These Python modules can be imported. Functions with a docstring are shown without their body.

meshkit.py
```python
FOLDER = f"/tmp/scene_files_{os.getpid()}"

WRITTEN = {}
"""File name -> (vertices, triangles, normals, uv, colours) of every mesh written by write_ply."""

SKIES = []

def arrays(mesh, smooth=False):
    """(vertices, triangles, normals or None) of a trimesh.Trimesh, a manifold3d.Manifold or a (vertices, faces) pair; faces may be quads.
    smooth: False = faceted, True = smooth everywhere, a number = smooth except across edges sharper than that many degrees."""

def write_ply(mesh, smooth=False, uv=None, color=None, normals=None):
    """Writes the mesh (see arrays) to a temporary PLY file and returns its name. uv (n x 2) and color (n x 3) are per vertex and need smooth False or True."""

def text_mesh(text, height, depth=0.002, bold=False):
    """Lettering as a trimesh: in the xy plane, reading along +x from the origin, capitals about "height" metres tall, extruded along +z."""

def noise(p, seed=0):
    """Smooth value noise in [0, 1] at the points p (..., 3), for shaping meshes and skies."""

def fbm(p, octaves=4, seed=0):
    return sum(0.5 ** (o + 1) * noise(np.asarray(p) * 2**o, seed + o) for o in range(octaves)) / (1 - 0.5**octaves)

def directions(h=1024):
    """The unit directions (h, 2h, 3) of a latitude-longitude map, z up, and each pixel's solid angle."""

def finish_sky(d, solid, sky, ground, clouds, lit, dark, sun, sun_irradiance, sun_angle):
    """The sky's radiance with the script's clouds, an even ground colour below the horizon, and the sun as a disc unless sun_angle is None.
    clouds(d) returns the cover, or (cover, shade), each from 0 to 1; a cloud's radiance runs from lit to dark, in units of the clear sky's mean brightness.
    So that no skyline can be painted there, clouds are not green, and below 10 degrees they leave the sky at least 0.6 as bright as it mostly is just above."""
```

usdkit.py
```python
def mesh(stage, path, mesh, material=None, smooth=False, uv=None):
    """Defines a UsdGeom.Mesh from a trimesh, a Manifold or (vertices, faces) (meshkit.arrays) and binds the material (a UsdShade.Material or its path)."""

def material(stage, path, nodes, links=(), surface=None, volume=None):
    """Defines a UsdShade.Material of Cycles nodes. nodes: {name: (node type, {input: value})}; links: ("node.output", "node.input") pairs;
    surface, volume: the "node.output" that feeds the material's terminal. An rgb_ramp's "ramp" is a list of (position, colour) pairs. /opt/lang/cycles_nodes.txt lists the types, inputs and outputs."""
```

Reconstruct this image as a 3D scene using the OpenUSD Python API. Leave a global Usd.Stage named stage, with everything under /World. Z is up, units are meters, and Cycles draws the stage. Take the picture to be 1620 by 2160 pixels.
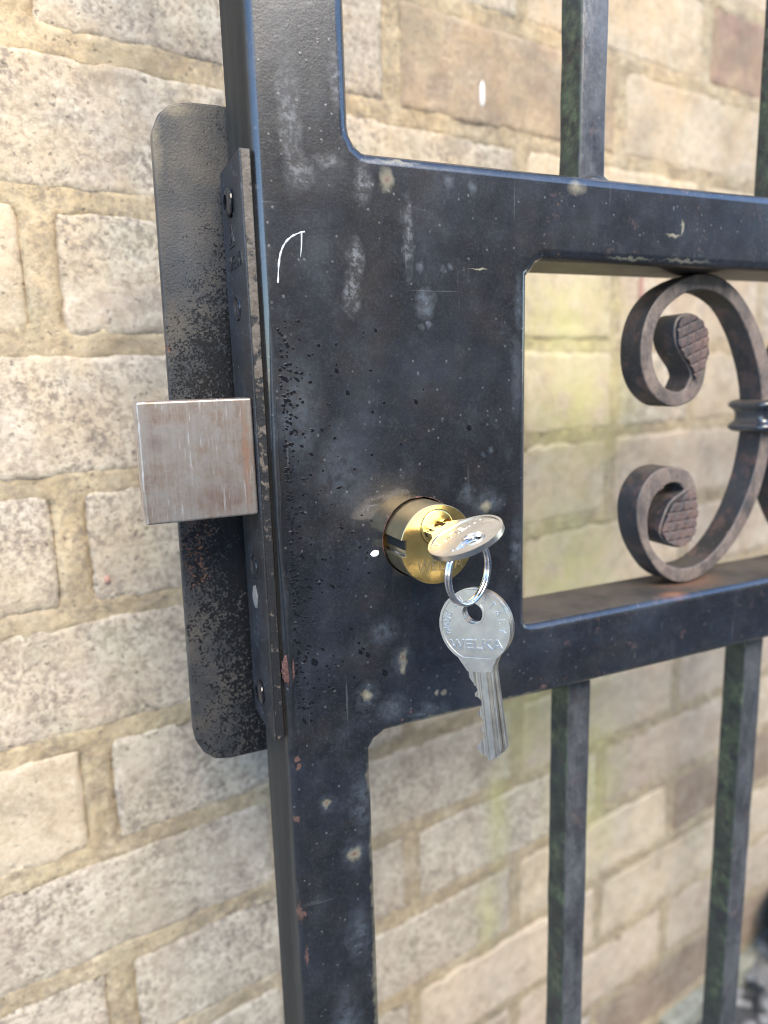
import math, random
import numpy as np
import trimesh, manifold3d as m3
import mapbox_earcut
from scipy.spatial import cKDTree
from scipy.interpolate import CubicSpline
from shapely.geometry import Polygon, box, Point, LineString
from shapely.ops import unary_union
from shapely import affinity
from pxr import Usd, UsdGeom, UsdLux, UsdShade, Gf, Sdf, Vt
import usdkit, meshkit

stage = Usd.Stage.CreateInMemory()
UsdGeom.SetStageUpAxis(stage, UsdGeom.Tokens.z)
UsdGeom.SetStageMetersPerUnit(stage, 1.0)
UsdGeom.Xform.Define(stage, '/World')
UsdGeom.Scope.Define(stage, '/World/Looks')

# ------------------------------------------------------------------ camera, sky, sun
CAM = np.array([-0.0723, -0.2783, 0.1606])
RIGHT = np.array([0.91362944, -0.40553554, -0.02867365])
DOWN = np.array([-0.10027128, -0.15642635, -0.98258662])
FWD = np.array([0.39398848, 0.9005952, -0.18357929])
cam = UsdGeom.Camera.Define(stage, '/World/camera')
cm = np.eye(4); cm[0, :3] = RIGHT; cm[1, :3] = -DOWN; cm[2, :3] = -FWD; cm[3, :3] = CAM
cam.AddTransformOp().Set(Gf.Matrix4d(*cm.ravel().tolist()))
cam.CreateHorizontalApertureAttr(36.0)
cam.CreateVerticalApertureAttr(48.0)
cam.CreateFocalLengthAttr(36.0 * 1493.3 / 1620.0)
cam.CreateClippingRangeAttr(Gf.Vec2f(0.01, 500))
cam.CreateFStopAttr(7.0)
cam.CreateFocusDistanceAttr(0.298)
cam.CreateExposureAttr(2.50)
SUN = np.array([0.0, -0.75, 0.64]); SUN /= np.linalg.norm(SUN)      # direction towards the sun
sun = UsdLux.DistantLight.Define(stage, '/World/sun')
sun.CreateIntensityAttr(0.40); sun.CreateAngleAttr(44.0); sun.CreateNormalizeAttr(True)
sun.CreateColorAttr(Gf.Vec3f(1.0, 0.885, 0.70))
zx = SUN; xx = np.cross([0, 0, 1], zx); xx /= np.linalg.norm(xx); yx = np.cross(zx, xx)
sm = np.eye(4); sm[0, :3] = xx; sm[1, :3] = yx; sm[2, :3] = zx
sun.AddTransformOp().Set(Gf.Matrix4d(*sm.ravel().tolist()))
sky = UsdLux.DomeLight.Define(stage, '/World/sky')
skym = usdkit.material(stage, '/World/Looks/sky', {
    's': ('sky_texture', {'sky_type': 'single_scattering', 'sun_disc': False, 'air_density': 1.0, 'aerosol_density': 0.05, 'ozone_density': 3.5, 'sun_elevation': float(math.asin(SUN[2])), 'sun_rotation': float(math.atan2(SUN[0], SUN[1]))}),
    'b': ('background_shader', {'strength': 0.12})}, [('s.color', 'b.color')], surface='b.background')
UsdShade.MaterialBindingAPI.Apply(sky.GetPrim()).Bind(skym)
sky.GetPrim().SetCustomDataByKey('kind', 'structure')

# ------------------------------------------------------------------ helpers
used = {}
def path_for(name, parent):
    base = parent + '/' + name
    n = used.get(base, -1) + 1; used[base] = n
    return base if n == 0 else '%s_%03d' % (base, n)
def pp(parent): return '/World' if parent is None else (parent if isinstance(parent, str) else str(parent.GetPath()))
def tag(prim, label=None, cat=None, group=None, kind=None):
    p = prim.GetPrim() if hasattr(prim, 'GetPrim') else prim
    for k, v in (('label', label), ('category', cat), ('group', group), ('kind', kind)):
        if v: p.SetCustomDataByKey(k, v)
    return p
def thing(name, label, cat, M=None, group=None, kind=None, parent=None):
    x = UsdGeom.Xform.Define(stage, path_for(name, pp(parent)))
    if M is not None: x.AddTransformOp().Set(Gf.Matrix4d(*np.asarray(M, float).ravel().tolist()))
    tag(x, label, cat, group, kind)
    return x
def obj(name, mesh, mat, parent=None, smooth=35, label=None, cat=None, group=None, kind=None):
    m = usdkit.mesh(stage, path_for(name, pp(parent)), mesh, MATS[mat], smooth=smooth)
    tag(m, label, cat, group, kind)
    return m
def rowmat(x, y, z, o):
    M = np.eye(4); M[0, :3] = x; M[1, :3] = y; M[2, :3] = z; M[3, :3] = o
    return M
def cat(*ms):
    out = []
    for m in ms:
        if hasattr(m, 'to_mesh'):
            v, f, _ = meshkit.arrays(m); m = trimesh.Trimesh(v, f, process=False)
        out.append(m)
    return trimesh.util.concatenate(out)
def to_man(v, f):
    v = np.asarray(v, np.float32); f = np.asarray(f, np.uint32)
    return m3.Manifold(m3.Mesh(v, f))
def ring_list(poly):
    rs = [np.array(poly.exterior.coords)[:-1]]
    if not poly.exterior.is_ccw: rs[0] = rs[0][::-1]
    for h in poly.interiors:
        a = np.array(h.coords)[:-1]
        if h.is_ccw: a = a[::-1]
        rs.append(a)
    return rs
def mitres(a):
    p, n = np.roll(a, 1, 0), np.roll(a, -1, 0)
    e0 = a - p; e1 = n - a
    e0 /= np.linalg.norm(e0, axis=1, keepdims=True); e1 /= np.linalg.norm(e1, axis=1, keepdims=True)
    n0 = np.c_[-e0[:, 1], e0[:, 0]]; n1 = np.c_[-e1[:, 1], e1[:, 0]]     # into the material
    s = n0 + n1; d = (s * n0).sum(1, keepdims=True)
    return s / np.maximum(d, 0.35)
def rounded(poly, y0, y1, r, seg=4, back=True, prof=None):
    """Extrudes a polygon of the x-z plane from y0 (front) to y1 with rounded front (and back) edges."""
    R = ring_list(poly); Mi = [mitres(a) for a in R]
    prof_f = [(r * (1 - math.cos(t)), r * (1 - math.sin(t))) for t in np.linspace(0, math.pi / 2, seg + 1)]   # t=0: depth r, offset 0 ; t=90: offset r, depth 0
    prof_f = [(o, d) for o, d in prof_f][::-1]     # from the face outward
    layers = [(o, y0 + d) for o, d in prof_f]
    if back: layers += [(o, y1 - d) for o, d in prof_f[::-1]]
    else: layers += [(0.0, y1)]
    n = sum(len(a) for a in R); V = []
    for o, y in layers:
        for a, mi in zip(R, Mi):
            q = a + mi * o
            V.append(np.c_[q[:, 0], np.full(len(q), y), q[:, 1]])
    V = np.vstack(V); F = []
    L = len(layers)
    for k in range(L - 1):
        base = k * n; off = 0
        for a in R:
            m = len(a); i = np.arange(m); j = (i + 1) % m
            A, B, C, D = base + off + i, base + off + j, base + n + off + j, base + n + off + i
            F += [np.c_[A, B, C], np.c_[A, C, D]]; off += m
    def cap(k):
        q = np.vstack([a + mi * layers[k][0] for a, mi in zip(R, Mi)])
        t = mapbox_earcut.triangulate_float64(q, np.cumsum([len(a) for a in R]).astype(np.uint32))
        return t.reshape(-1, 3).astype(int) + k * n
    c0, c1 = cap(0), cap(L - 1)
    def orient(c, want):
        cr = np.cross(V[c[:, 1]] - V[c[:, 0]], V[c[:, 2]] - V[c[:, 0]])[:, 1]
        bad = np.sign(cr) != want; c[bad] = c[bad][:, ::-1]
        return c
    F += [orient(c0, -1), orient(c1, 1)]
    T = trimesh.Trimesh(V, np.vstack(F), process=False)
    trimesh.repair.fix_winding(T)
    if T.volume < 0: T.invert()
    return T
def tube(P, r, sides=12, closed=False):
    P = np.asarray(P, float); n = len(P)
    T = np.gradient(P, axis=0) if not closed else np.roll(P, -1, 0) - np.roll(P, 1, 0)
    T /= np.linalg.norm(T, axis=1, keepdims=True)
    r = np.broadcast_to(np.asarray(r, float), n)
    up = np.array([0, 0, 1.0]) if abs(T[0][2]) < .9 else np.array([1.0, 0, 0])
    V = []; u = None
    for k in range(n):
        if u is None: u = np.cross(T[k], up)
        u = u - T[k] * (u @ T[k]); u /= np.linalg.norm(u); w = np.cross(T[k], u)
        for t in np.arange(sides) * 2 * math.pi / sides: V.append(P[k] + r[k] * (math.cos(t) * u + math.sin(t) * w))
    F = []
    for k in range(n if closed else n - 1):
        a, b = k * sides, ((k + 1) % n) * sides
        for i in range(sides):
            j = (i + 1) % sides; F += [[a + i, a + j, b + j], [a + i, b + j, b + i]]
    if not closed:
        V += [P[0], P[-1]]; c0, c1 = len(V) - 2, len(V) - 1; e = (n - 1) * sides
        for i in range(sides):
            j = (i + 1) % sides; F += [[c0, j, i], [c1, e + i, e + j]]
    m = trimesh.Trimesh(np.array(V), np.array(F), process=False)
    if m.volume < 0: m.invert()
    return m
def rbox(lo, hi, r):
    lo, hi = np.array(lo, float), np.array(hi, float)
    s = m3.Manifold.sphere(r, 16)
    return m3.Manifold.batch_hull([s.translate([lo[0] + r if a else hi[0] - r, lo[1] + r if b else hi[1] - r, lo[2] + r if c else hi[2] - r]) for a in (0, 1) for b in (0, 1) for c in (0, 1)])
def cyl_y(x, z, y0, y1, r, seg=96, r2=None):
    c = m3.Manifold.cylinder(abs(y1 - y0), r, r if r2 is None else r2, seg)     # along z
    return c.rotate([-90, 0, 0]).translate([x, min(y0, y1), z]) if y1 > y0 else c.rotate([90, 0, 0]).translate([x, y0, z])
def spline(P, n, closed=False):
    P = np.asarray(P, float); d = np.r_[0, np.cumsum(np.linalg.norm(np.diff(P, axis=0), axis=1))]
    return CubicSpline(d, P)(np.linspace(0, d[-1], n))

# ------------------------------------------------------------------ materials
MATS = {}
class G:
    """A small builder for node graphs: every call adds a node and returns its name."""
    def __init__(self): self.n = {}; self.l = []; self.k = 0
    def __call__(self, kind, **inp):
        self.k += 1; name = 'n%d' % self.k; v = {}
        for k, x in inp.items():
            if isinstance(x, str) and '.' in x: self.l.append((x, name + '.' + k))
            else: v[k] = x
        self.n[name] = (kind, v); return name
    def pos(self):
        if not hasattr(self, 'p'): self.p = self('geometry') + '.position'
        return self.p
    def map(self, scale=(1, 1, 1), loc=(0, 0, 0), rot=(0, 0, 0)): return self('mapping', vector=self.pos(), scale=scale, location=loc, rotation=rot) + '.vector'
    def noise(self, scale, detail=4, rough=0.55, vec=None, dist=0.0): return self('noise_texture', vector=vec or self.pos(), scale=scale, detail=detail, roughness=rough, distortion=dist) + '.fac'
    def vor(self, scale, vec=None, feature='f1', rnd=1.0): return self('voronoi_texture', vector=vec or self.pos(), scale=scale, feature=feature, randomness=rnd)
    def ramp(self, fac, stops): return self('rgb_ramp', fac=fac, ramp=stops) + '.color'
    def step(self, v, a, b, lo=0.0, hi=1.0): return self('map_range', value=v, from_min=a, from_max=b, to_min=lo, to_max=hi, clamp=True) + '.result'
    def mix(self, f, a, b, mode='mix'): return self('mix_color', fac=f, a=a, b=b, blend_type=mode) + '.result'
    def m(self, op, a, b=0.0, c=0.0): return self('math', math_type=op, value1=a, value2=b, value3=c) + '.value'
    def xyz(self): 
        if not hasattr(self, 's'): self.s = self('separate_xyz', vector=self.pos())
        return self.s
    def spot(self, c, r, soft=0.35):
        """1 in an ellipsoid of radii r round c, fading to 0 outwards; its edge broken up by noise."""
        if not hasattr(self, 'wob'):
            nz = self('noise_texture', vector=self.pos(), scale=240.0, detail=3.0)
            sub = self('vector_math', math_type='subtract', vector1=nz + '.color', vector2=(.5, .5, .5)) + '.vector'
            sc = self('vector_math', math_type='scale', vector1=sub, scale=0.0050) + '.vector'
            self.wob = self('vector_math', math_type='add', vector1=self.pos(), vector2=sc) + '.vector'
        d = self('vector_math', math_type='subtract', vector1=self.wob, vector2=c) + '.vector'
        d = self('vector_math', math_type='divide', vector1=d, vector2=r) + '.vector'
        l = self('vector_math', math_type='length', vector1=d) + '.value'
        return self.step(l, 1.0, soft, 0.0, 1.0)
    def maxs(self, L):
        a = L[0]
        for b in L[1:]: a = self.m('maximum', a, b)
        return a
    def bump(self, h, strength, dist, normal=None):
        kw = dict(height=h, strength=strength, distance=dist)
        if normal: kw['normal'] = normal
        return self('bump', **kw) + '.normal'
    def out(self, name, **pb):
        p = self('principled_bsdf', **pb)
        MATS[name] = usdkit.material(stage, '/World/Looks/' + name, self.n, self.l, surface=p + '.BSDF')

def sp(x, z, y=0.0): return (x, y, z)

def paint(name, algae=0.0, rust=0.0, spots=False, dry=0.0, rough=0.20, dust=None, coat=.5, streak=False):
    YB_ = .0148
    g = G()
    n1 = g.noise(16.0, 5, 0.6); n2 = g.noise(60.0, 5, 0.62); n3 = g.noise(1100.0, 2, 0.6); n4 = g.noise(34.0, 4, 0.6, vec=g.map(loc=(3, 1, 7)))
    col = g.ramp(n1, [(0.30, (.0035, .0037, .0045)), (0.46, (.0062, .0063, .0072)), (0.56, (.0095, .0110, .0145)), (0.70, (.020, .024, .031))])
    brown = g.step(n4, 0.50, 0.66)
    col = g.mix(g.m('multiply', brown, 0.65), col, (.017, .0140, .0125))
    haze = g.step(n2, 0.52, 0.74)
    col = g.mix(g.m('multiply', haze, 0.26), col, (.045, .052, .064))
    v = g.vor(430.0); sep = g('separate_color', color=v + '.color')
    dot = g.m('multiply', g.step(v + '.distance', 0.30, 0.16), g.step(sep + '.r', 0.90, 0.94))
    col = g.mix(g.m('multiply', dot, 0.38), col, (.17, .17, .17))
    v2 = g.vor(1400.0); s2 = g('separate_color', color=v2 + '.color')
    dot2 = g.m('multiply', g.step(v2 + '.distance', 0.40, 0.25), g.step(s2 + '.g', 0.72, 0.80))
    grit = g.step(g.noise(620.0, 3, .7, vec=g.map(loc=(2, 2, 6))), .50, .68)
    col = g.mix(g.m('multiply', grit, g.step(n2, .36, .62, .05, .42)), col, (.052, .054, .060))
    col = g.mix(g.m('multiply', dot2, 0.16), col, (.11, .115, .13))
    rg = g.m('add', rough, g.m('multiply', n2, 0.22))
    sc1 = g.step(g.noise(340.0, 2, .5, vec=g.map(scale=(1, 1, .045), rot=(0, .5, 0))), .685, .72)
    sc2 = g.step(g.noise(300.0, 2, .5, vec=g.map(scale=(.05, 1, 1), rot=(0, .3, 0), loc=(3, 0, 1))), .69, .72)
    scm = g.m('multiply', g.m('maximum', sc1, sc2), g.step(g.noise(28., 3, .6, vec=g.map(loc=(7, 7, 7))), .48, .62))
    col = g.mix(g.m('multiply', scm, .5), col, (.075, .077, .082))
    if spots:
        bl = (.090, .112, .135); cr = (.27, .24, .16); ru = (.105, .058, .044); ch = (.20, .205, .215)
        R = lambda *L: g.maxs([g.spot(sp(x, z), (rx, .02, rz), s) for x, z, rx, rz, s in L])
        grainy = g.step(g.noise(330.0, 5, 0.75), 0.47, 0.58)
        blue = R((.0717, .1921, .0056, .0080, .45), (.069, .1822, .0022, .0022, .1), (.0733, .1832, .0020, .0020, .1), (.0832, .2421, .0034, .0044, .1), (.0946, .2402, .0030, .0036, .1),
                 (.0693, .207, .0020, .0028, .1), (.0838, .2073, .0018, .0018, .1), (.0804, .2062, .0018, .0020, .1), (.1026, .103, .011, .008, .1), (.0912, .108, .006, .006, .1), (.1079, .0888, .004, .005, .1), (.1, .1255, .0018, .002, .1), (.104, .128, .0016, .002, .1),
                 (.0386, .0204, .0075, .0085, .0), (.0568, .0346, .007, .009, .0), (.0172, -.0271, .005, .006, .0), (.0294, -.0562, .0085, .0095, .0), (.0505, .012, .010, .008, .0), (.070, .006, .013, .007, .0), (.048, .05, .009, .008, .0),
                 (.118, .16, .0035, .022, .0), (.119, .193, .003, .016, .0), (.119, .08, .005, .018, .0), (.030, -.10, .008, .02, .0), (.022, -.15, .010, .03, .0), (.0345, -.032, .008, .02, .0), (.014, .15, .012, .03, -.4), (.03, .125, .016, .022, -.4))
        col = g.mix(g.m('multiply', g.m('multiply', blue, g.step(g.noise(210.0, 5, .7), .38, .60)), 0.55), col, bl)
        cream = R((.0548, .2402, .0040, .0052, .1), (.0386, .0204, .0030, .0032, .1), (.0568, .0346, .0030, .0050, .1), (.0568, .0300, .0016, .0036, .1), (.0172, -.0271, .0026, .003, .1), (.0294, -.0562, .0042, .0046, .2), (.098, .2068, .0055, .0006, .3), (.0290, -.0560, .003, .003, .2),
                  (.078, .0138, .0020, .0022, .2), (.074, .0140, .0014, .0016, .2), (.0395, -.0202, .0030, .010, .0), (.0395, -.0560, .0026, .014, .0), (.0392, -.085, .0026, .024, .0), (.0392, -.13, .0036, .04, .0), (.1015, .1015, .0035, .003, .2), (.2156, .2305, .001, .005, .2), (.2100, .2260, .006, .001, .2),
                  (.183, .2147, .016, .0009, .0), (.22, .2150, .02, .0010, .0), (.0600, .2470, .012, .0014, .0), (.150, .2440, .006, .004, .0), (.072, .0015, .024, .0022, .0), (.12, .0020, .02, .0016, .0))
        col = g.mix(g.m('multiply', cream, 0.72), col, cr)
        rusty = R((.0548, .2402, .0016, .0024, .2), (.0568, .0350, .0013, .0020, .4), (.0294, -.0562, .0019, .0021, .4), (.0172, -.0271, .0012, .0014, .3), (.0395, -.0202, .0012, .0016, .4), (.0397, -.028, .0010, .0016, .4), (.0395, -.058, .0012, .003, .4), (.0398, -.078, .0010, .006, .3), (.0047, -.0020, .0016, .0016, .5), (.0046, -.0058, .0014, .0018, .5), (.0035, -.031, .0012, .0018, .5), (.0020, -.031, .0010, .0018, .5), (.0040, -.0790, .0014, .0018, .5), (.0022, -.078, .0012, .006, .4), (.0040, -.1020, .0010, .007, .3), (.078, .0138, .0009, .0010, .4), (.0605, .0075, .0009, .0012, .5), (.0560, .0050, .0014, .0010, .5), (.0470, .0005, .0010, .0010, .5))
        col = g.mix(g.m('multiply', rusty, 0.9), col, ru)
        chalk = R((.0404, .2080, .0044, .0105, .2), (.0380, .1960, .0050, .0120, .1), (.0152, .2600, .0055, .0320, .0), (.0180, .2400, .0075, .0080, .0), (.0300, .2450, .0080, .0030, .0), (.0344, .275, .0030, .016, .0), (.0445, .2380, .005, .010, .0), (.064, .2180, .0030, .020, .0))
        col = g.mix(g.m('multiply', g.m('multiply', chalk, grainy), 0.55), col, ch)
        rg = g.m('add', rg, g.m('multiply', g.maxs([blue, cream, chalk]), 0.2))
    if rust:
        rm = g.step(g.noise(90.0, 6, 0.7, vec=g.map(loc=(9, 4, 2))), 0.62 - 0.16 * rust, 0.74 - 0.10 * rust)
        col = g.mix(g.m('multiply', rm, 0.85), col, (.105, .060, .050))
        rm2 = g.step(g.noise(260.0, 3, 0.7, vec=g.map(loc=(2, 8, 2))), 0.66, 0.72)
        col = g.mix(g.m('multiply', rm2, 0.55), col, (.17, .085, .055))
        rg = g.m('add', rg, g.m('multiply', rm, 0.2))
    if dry:
        dn = g.noise(40.0, 5, 0.6, vec=g.map(scale=(1, 1, .12)))
        col = g.mix(dry, col, g.ramp(dn, [(0.3, (.055, .052, .046)), (0.7, (.120, .112, .098))]))
        rg = g.m('add', rg, 0.25 * dry)
    gx = g('separate_xyz', vector=g('geometry') + '.true_normal')
    side = g.m('multiply', g.step(gx + '.x', -.75, -.95) if spots else 0.0, g.step(g.xyz() + '.x', .012, .004))
    dv = g.noise(55.0, 5, .65, vec=g.map(scale=(1, 1, .10)))
    col = g.mix(g.m('multiply', side, .85), col, g.ramp(dv, [(.3, (.026, .024, .021)), (.7, (.060, .056, .048))]))
    flat = g.m('maximum', g.step(gx + '.z', .80, .96), g.m('multiply', g.step(gx + '.z', -.80, -.96), .8))
    col = g.mix(g.m('multiply', flat, g.step(g.noise(45., 4, .6), .30, .60, .35, .85)), col, (.085, .072, .058))
    rg = g.m('add', rg, g.m('add', g.m('multiply', flat, .30), g.m('multiply', side, .45)))
    if dust:
        fy = g.step(g('separate_xyz', vector=g('geometry') + '.true_normal') + '.y', -0.35, -0.9)
        dn = g.m('multiply', fy, g.m('multiply', g.step(g.noise(60.0, 5, .68, vec=g.map(loc=(6, 6, 1), scale=(1, 1, .45))), .34, .60, .22, 1.0), g.step(g.noise(380.0, 4, .7), .30, .60, .45, 1.0)))
        col = g.mix(g.m('multiply', dn, dust[1]), col, dust[0]); rg = g.m('add', rg, g.m('multiply', dn, .22))
    if streak:
        stk = g.m('multiply', g.maxs([g.spot((.1655, YB_, .40), (.0045, .004, .13), -.2), g.spot((.1690, YB_, .45), (.004, .004, .16), -.2)]), g.step(g.noise(420.0, 4, .7, vec=g.map(scale=(1, 1, .35))), .44, .58))
        col = g.mix(g.m('multiply', stk, .85), col, (.42, .37, .30))
    if spots:
        ro = g.maxs([g.spot((.252, .018, .0389), (.030, .016, .003), -.3), g.spot((.225, .004, .0385), (.012, .006, .004), .0)])
        col = g.mix(g.m('multiply', ro, .7), col, (.26, .115, .065))
    if algae:
        gn = g('geometry'); nx = g('separate_xyz', vector=gn + '.true_normal') + '.x'
        left = g.step(nx, -0.3, -0.8)
        am = g.step(g.noise(120.0, 6, 0.68), 0.40, 0.62)
        ac = g.ramp(g.noise(60.0, 5, 0.7, vec=g.map(loc=(1, 5, 3))), [(0.35, (.012, .018, .013)), (0.50, (.042, .060, .034)), (0.66, (.115, .140, .070))])
        col = g.mix(g.m('multiply', g.m('multiply', left, am), algae), col, ac)
        rg = g.m('add', rg, g.m('multiply', left, 0.3))
    h = g.m('add', g.m('multiply', n3, 0.25), g.m('add', n2, g.m('multiply', dot, 0.3)))
    nm = g.bump(h, 0.30, 0.0006)
    g.out(name, base_color=col, roughness=rg, normal=nm, specular_ior_level=g.m('multiply', g.m('subtract', 1.0, g.m('maximum', g.m('multiply', side, .75), g.m('multiply', flat, .8))), .6), coat_weight=g.m('multiply', g.m('subtract', 1.0, g.m('maximum', side, flat)), coat), coat_roughness=.06, coat_ior=1.7, coat_normal=g.bump(g.m('add', n2, g.m('multiply', n1, 3.0)), .06, .0006))

paint('black_paint', spots=True)
paint('bar_paint', coat=.1, streak=True, algae=0.95, rust=0.2, dust=((.088, .090, .094), .95))
paint('rail_paint', spots=True, rust=0.15, algae=0.0)
paint('scroll_paint', coat=.0, rust=.8, rough=0.40, dust=((.200, .152, .122), .95))
paint('tip_rust', rust=1.0, rough=.45, coat=.0, dust=((.165, .100, .078), .95))
paint('gloss_black', coat=0.0, rough=0.30)
paint('dry_side', dry=0.55)

def stop_plate_mat():
    g = G(); x = g.xyz()
    n1 = g.noise(45.0, 4, 0.6); dryc = g.ramp(n1, [(.3, (.013, .014, .016)), (.45, (.025, .026, .028)), (.56, (.043, .039, .035)), (.66, (.055, .048, .040)), (.78, (.022, .026, .033))])
    rs = g.maxs([g.spot((-.024, .042, .088), (.010, .03, .016), .0), g.spot((-.020, .042, .100), (.014, .03, .010), .0), g.spot((-.0315, .042, .176), (.0022, .03, .003), .3), g.spot((-.025, .042, .074), (.006, .03, .006), .0)])
    dryc = g.mix(g.m('multiply', rs, g.step(g.noise(400.0, 4, .7), .45, .6)), dryc, (.26, .10, .035))
    ed = g.maxs([g.spot((-.030, .042, .258), (.0045, .03, .020), .1), g.spot((-.020, .042, .272), (.010, .03, .0035), .1)])
    dryc = g.mix(g.m('multiply', ed, .6), dryc, (.20, .165, .11))
    # black blotches: denser at the lock side and round the bolt
    gr = g.step(x + '.x', -.036, -.004, 0.0, 0.16)
    zz = g.maxs([g.spot((-.015, .042, .115), (.05, .06, .10), -.2)])
    top = g.step(x + '.z', .17, .25, 0.0, -0.15)
    dens = g.m('add', g.m('add', gr, g.m('multiply', zz, 0.10)), top)
    nb = g.noise(1050.0, 4, 0.62); nb2 = g.noise(210.0, 4, 0.6)
    mix_ = g.m('add', g.m('multiply', nb, 0.65), g.m('multiply', nb2, 0.35))
    blk = g.step(g.m('add', mix_, dens), 0.585, 0.615)
    col = g.mix(blk, dryc, (.0075, .0075, .0085))
    blue = g.spot((-.020, .042, .215), (.012, .03, .030), -.2)
    col = g.mix(g.m('multiply', blue, .5), col, (.035, .045, .062))
    rg = g.step(blk, 0, 1, .55, .34)
    nm = g.bump(g.m('add', g.m('multiply', blk, .7), g.m('multiply', g.noise(900., 3, .6), .5)), .5, .0007)
    g.out('stop_plate', base_color=col, roughness=rg, normal=nm)
stop_plate_mat()

def strip_mat():
    g = G()
    n = g.noise(220., 5, .65); x = g.xyz()
    chips = g.step(g.m('add', n, g.step(x + '.z', .10, .22, -.09, .10)), .48, .54)
    col = g.mix(chips, (.012, .012, .013), g.ramp(g.noise(300., 4, .6), [(.3, (.065, .050, .038)), (.7, (.13, .110, .09))]))
    g.out('chipped_edge', base_color=col, roughness=.45, normal=g.bump(n, .5, .0008))
strip_mat()

def steel_bolt():
    g = G()
    s1 = g.noise(700., 4, .65, vec=g.map(scale=(1, 1, .05))); s2 = g.noise(120., 5, .65); s3 = g.m('maximum', g.noise(900., 2, .5, vec=g.map(scale=(1, 1, .08), rot=(0, .62, 0))), g.noise(760., 2, .5, vec=g.map(scale=(1, 1, .09), rot=(0, -.38, 0), loc=(2, 2, 2))))
    col = g.ramp(s2, [(.30, (.21, .150, .118)), (.46, (.32, .268, .228)), (.58, (.39, .350, .315)), (.75, (.44, .390, .340))])
    col = g.mix(g.step(s1, .50, .66, 0, .22), col, (.52, .50, .48))
    col = g.mix(g.step(s1, .44, .32, 0, .28), col, (.18, .14, .12))
    scr = g.step(s3, .66, .72)
    col = g.mix(g.m('multiply', scr, .42), col, (.80, .80, .82))
    cop = g.maxs([g.spot((-.0085, .004, .13), (.0018, .02, .03), .2), g.spot((-.027, .004, .1565), (.03, .02, .0022), .3)])
    col = g.mix(g.m('multiply', cop, .5), col, (.42, .20, .11))
    st = g.maxs([g.spot((-.043, .004, .139), (.005, .02, .004), .0), g.spot((-.020, .004, .116), (.015, .02, .008), -.2)])
    col = g.mix(g.m('multiply', st, .5), col, (.20, .12, .10))
    g.out('bolt_steel', base_color=col, metallic=.85, roughness=g.step(s2, .3, .7, .50, .36), normal=g.bump(g.m('add', g.m('multiply', s1, .6), s3), .25, .0003))
steel_bolt()

def metal(name, col, rough, br=(1, 1, 1), amp=.05, bs=.08, scale=500., var=.15):
    g = G()
    o = g('texture_coordinate') + '.object'
    mp = g('mapping', vector=o, scale=br) + '.vector'
    n = g.noise(scale, 4, .6, vec=mp); n2 = g.noise(120., 4, .6, vec=o)
    c = g.ramp(n2, [(.3, tuple(np.array(col) * (1 - var))), (.7, tuple(np.minimum(1, np.array(col) * (1 + var * .5))))])
    g.out(name, base_color=c, metallic=1.0, roughness=g.m('add', rough, g.m('multiply', n2, amp)), normal=g.bump(n, bs, .0004))
metal('brass_face', (.90, .62, .21), .24, br=(1, 1, .12), bs=.08)
metal('brass_side', (.66, .52, .30), .34, br=(1, .05, 1), bs=.14)
metal('nickel', (.66, .61, .545), .27, bs=.06, scale=900.)
metal('nickel_edge', (.80, .79, .78), .17, bs=.05)
metal('chrome', (.78, .78, .80), .13, bs=.02)
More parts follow.
